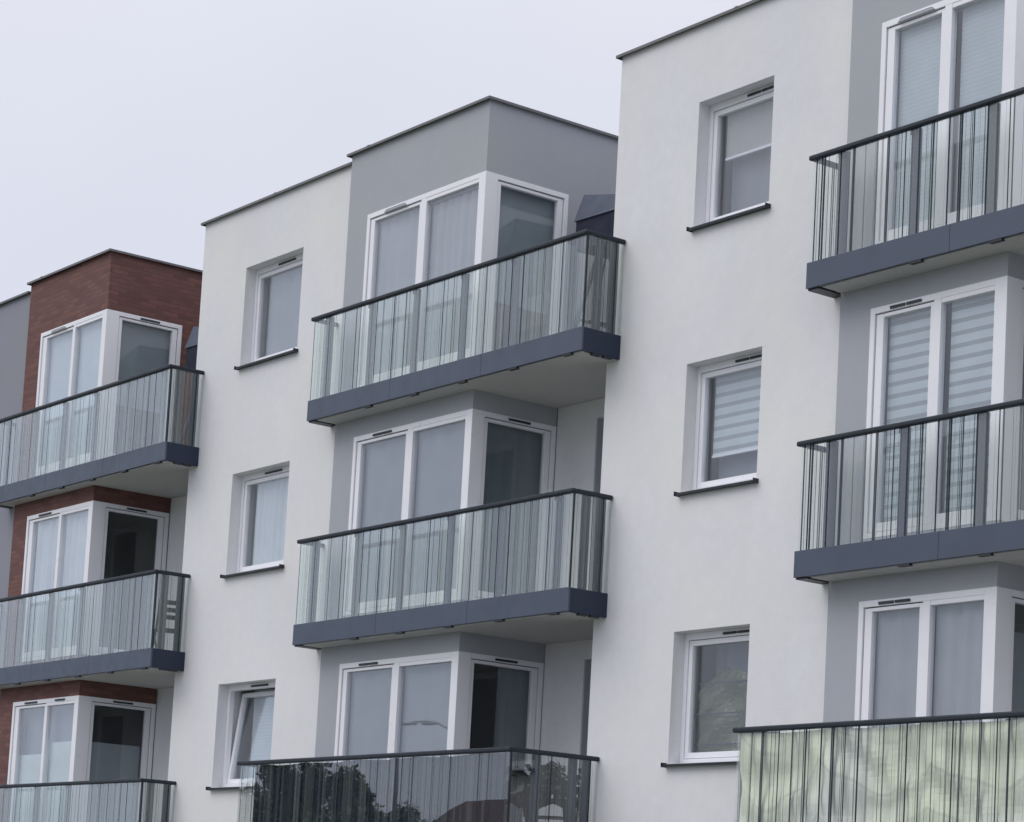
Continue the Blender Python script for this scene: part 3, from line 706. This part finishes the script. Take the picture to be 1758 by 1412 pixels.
def potted(loc, h, spread, n, leaf, label, seed, name='potted_plant', pot_h=.32, droop=1.2):
    t = thing(name, label, 'plant', loc); idn = lambda p: p; rnd = random.Random(seed)
    MB().lathe((0, 0, 0), [(.11, 0), (.15, pot_h*.9), (.165, pot_h*.9), (.165, pot_h), (.14, pot_h), (.135, pot_h-.03)], 18).build('pot', M['pot'], t, fn=idn, smooth=False)
    st = MB(); lf = MB()
    for i in range(n):
        a = rnd.uniform(0, 6.283); L_ = spread*rnd.uniform(.55, 1); top = h*rnd.uniform(.75, 1.0)
        pts = []
        for j in range(7):
            q = j/6; pts.append((math.cos(a)*L_*q**1.4, math.sin(a)*L_*q**1.4, pot_h-.02+(top-pot_h)*math.sin(min(q*droop, 1.0)*math.pi/2)-(max(0, q-.6)**2)*L_*1.9))
        st.tube(pts, .007, 5, .002)
        for j in range(2, 7):
            for sgn in (-1, 1):
                p = Vector(pts[j]); d = (Vector(pts[j])-Vector(pts[j-1])).normalized(); sdv = d.cross(Vector((0, 0, 1))).normalized()*sgn
                tip = p+(sdv*.7+d*.5+Vector((0, 0, -.45*rnd.random()))).normalized()*leaf*rnd.uniform(.7, 1.2); m_ = (p+tip)/2; wv = d*leaf*.26
                n0 = len(lf.v); lf.v += [tuple(p), tuple(m_+wv), tuple(tip), tuple(m_-wv+Vector((0, 0, .01)))]; lf.f.append((n0, n0+1, n0+2, n0+3))
    st.build('stem', M['bark'], t, fn=idn); lf.build('foliage', M['plantleaf'], t, fn=idn)
    return t
potted((7.95, .15, zdeck(1, 2)), 1.08, .50, 34, .21, 'broad drooping pot plant at the corner of the dark-screened balcony', 3, droop=1.15)
potted((8.42, .42, zdeck(1, 2)), 1.18, .42, 12, .17, 'thin-stemmed pot plant with hanging leaves nearer the white wall', 8, droop=.9)
folding_chair((8.62, -.1, zdeck(1, 2)), R(215), 'dark slatted folding chair beside the pot plants on the dark-screened balcony')
round_table((8.05, -.42, zdeck(1, 2)-.02), 'small round dark table between the pot plants on the dark-screened balcony')

# screens tied behind the glass of the two deep balconies
def screen(k, mat, label, name, crease, x0=None, x1=None):
    s = S[k]; yb = -1.015 if k == 1 else -1.049; z0, z1 = ZFT-2*H+.01, ZRAIL-2*H-.05; x0 = x0 or s['xl']+.42; x1 = x1 or s['xr']-.5
    nx, nz_ = int((x1-x0)/.05), 18; mb = MB(); rnd = random.Random(k)
    for j in range(nz_+1):
        for i in range(nx+1):
            tx, tz = i/nx, j/nz_
            y = yb+.026+crease*(.5+.5*math.sin(tx*31+2.6*math.sin(tz*5+tx*9)))*(1-abs(2*tz-1)**3)*rnd.uniform(.93, 1)
            y = min(y, yb+.10)
            mb.v.append((x0+(x1-x0)*tx, y, z0+(z1-z0)*tz-(.02*abs(math.sin(tx*14)) if j == nz_ else 0)))
    mb.f += [(j*(nx+1)+i, j*(nx+1)+i+1, (j+1)*(nx+1)+i+1, (j+1)*(nx+1)+i) for j in range(nz_) for i in range(nx)]
    o = P(mb, k).build(name, mat); tag(o, label, 'privacy screen')
    so_ = o.modifiers.new('thick', 'SOLIDIFY'); so_.thickness = .003; so_.offset = 0
    return o
screen(1, M['screen_dark'], 'dark mesh privacy screen tied behind the glass of the lowest middle balcony', 'privacy_screen', .004, x0=S[1]['xl']+.36, x1=S[1]['xr']-.12)
screen(2, M['screen_pale'], 'creased pale green sheet hung behind the glass of the lowest right balcony', 'privacy_screen', .055, x0=S[2]['xl']+.05, x1=S[2]['xr']-.12)

# ================================================================== across the street (seen mirrored in the glass)
def tree(x, y, h, w, seed, label, conifer=False, n=6500):
    t = thing('tree', label, 'tree', (x, y, 0), 'trees across the street mirrored in the balcony glass'); rnd = random.Random(seed); idn = lambda p: p
    tr = MB(); tr.tube([(0, 0, 0), (.05, .03, h*.3), (-.03, .05, h*.62), (0, 0, h*.95)], .17, 10, .03)
    cl = []
    for i in range(14):
        z = h*rnd.uniform(.28, .9); a = rnd.uniform(0, 6.28); q = (z/h-.2)/.8
        rr = w*(.5*(1-q)**.8+.06 if conifer else .5*math.sqrt(max(.05, 1-(2*q-.9)**2)))*rnd.uniform(.93, 1)
        e_ = (math.cos(a)*rr, math.sin(a)*rr, z+(.1 if conifer else .5)*rr)
        tr.tube([(0, 0, z-.25*rr), tuple(Vector(e_)*.55+Vector((0, 0, z*.42))), e_], .045, 6, .012); cl.append((e_, rnd.uniform(.35, .6)*w*.38))
        cl.append(((e_[0]*.5, e_[1]*.5, z+.2), w*.17))
    tr.build('trunk', M['bark'], t, fn=idn, smooth=True)
    lf = MB()
    for i in range(n):
        c, r_ = cl[rnd.randrange(len(cl))]
        d = Vector((rnd.gauss(0, 1), rnd.gauss(0, 1), rnd.gauss(0, .8))); d = d.normalized()*r_*rnd.random()**.45
        p = Vector(c)+d; u = Vector((rnd.gauss(0, 1), rnd.gauss(0, 1), rnd.gauss(0, 1))).normalized(); v = u.cross(Vector((0, 0, 1))).normalized(); s_ = rnd.uniform(.07, .14)
        n0 = len(lf.v); lf.v += [tuple(p-u*s_), tuple(p+v*s_*.6), tuple(p+u*s_), tuple(p-v*s_*.6)]; lf.f.append((n0, n0+1, n0+2, n0+3))
    lf.build('crown', M['leaf'], t, fn=idn)
for a in ((-34.6, -24.5, 6.5, 3.2, 1, 'round leafy tree at the street corner, mirrored at the left end of the dark balcony'),
          (-31.9, -23.6, 6.9, 3.0, 2, 'tall leafy tree mirrored left of centre in the dark balcony glass'),
          (-29.2, -24.2, 6.9, 2.3, 3, 'pointed dark conifer mirrored in the dark balcony glass', True),
          (-33.3, -23.0, 5.9, 3.4, 6, 'low dense tree between the two tall leafy trees'), (-28.0, -23.2, 5.3, 2.6, 7, 'small dense tree beside the pointed conifer'),
          (-36.5, -27.5, 5.9, 3.6, 4, 'broad low tree behind the corner tree across the street'),
          (-30.4, -26.5, 5.6, 3.4, 5, 'broad low tree behind the pointed conifer')):
    tree(*a)
hs = thing('house', 'low cream house with red tiled roof across the street, mirrored in the dark balcony glass', 'house', (-26.0, -29.5, 0)); idn = lambda p: p
MB().box(-4.5, 5.5, -4, 4, 0, 3.1).build('wall', M['cream'], hs, fn=idn)
rf = MB().prism([(-5, -4.6, 3.05), (-5, 4.6, 3.05), (-5, 0, 6.05)], (11, 0, 0)).build('roof', M['tile'], hs, fn=idn)
MB().box(2, 2.6, 1, 1.6, 4.4, 6.6).build('chimney', M['tile'], rf, fn=idn)
for x in (-3.2, 2.6):
    w_ = MB().box(x-.65, x+.65, 4.0, 4.05, .95, 2.3).build('window', M['pvc'], hs, fn=idn); MB().box(x-.58, x+.58, 4.051, 4.058, 1.02, 2.23).build('pane', M['vent'], w_, fn=idn)
MB().box(-.5, .5, 4.0, 4.06, .0, 2.1).build('door', M['bark'], hs, fn=idn)
lp = thing('street_lamp', 'grey street lamp with long curved arm, mirrored in the lower corner window', 'street lamp', (-28.3, -25.1, 0))
MB().tube([(0, 0, 0), (0, 0, 7.0), (-.05, 0, 7.6)], .075, 10, .05).build('pole', M['steel'], lp, fn=idn, smooth=True)
MB().tube([(-.05, 0, 7.55), (-.35, 0, 7.95), (-.9, 0, 8.12), (-1.5, 0, 8.2), (-2.3, 0, 8.22)], .05, 8, .035).build('arm', M['steel'], lp, fn=idn, smooth=True)
for x, z in ((-1.45, 8.14), (-2.4, 8.17)):
    MB().box(x-.28, x+.28, -.1, .1, z-.05, z+.03).build('lamp_head', M['steel'], lp, fn=idn, bevel=.03)
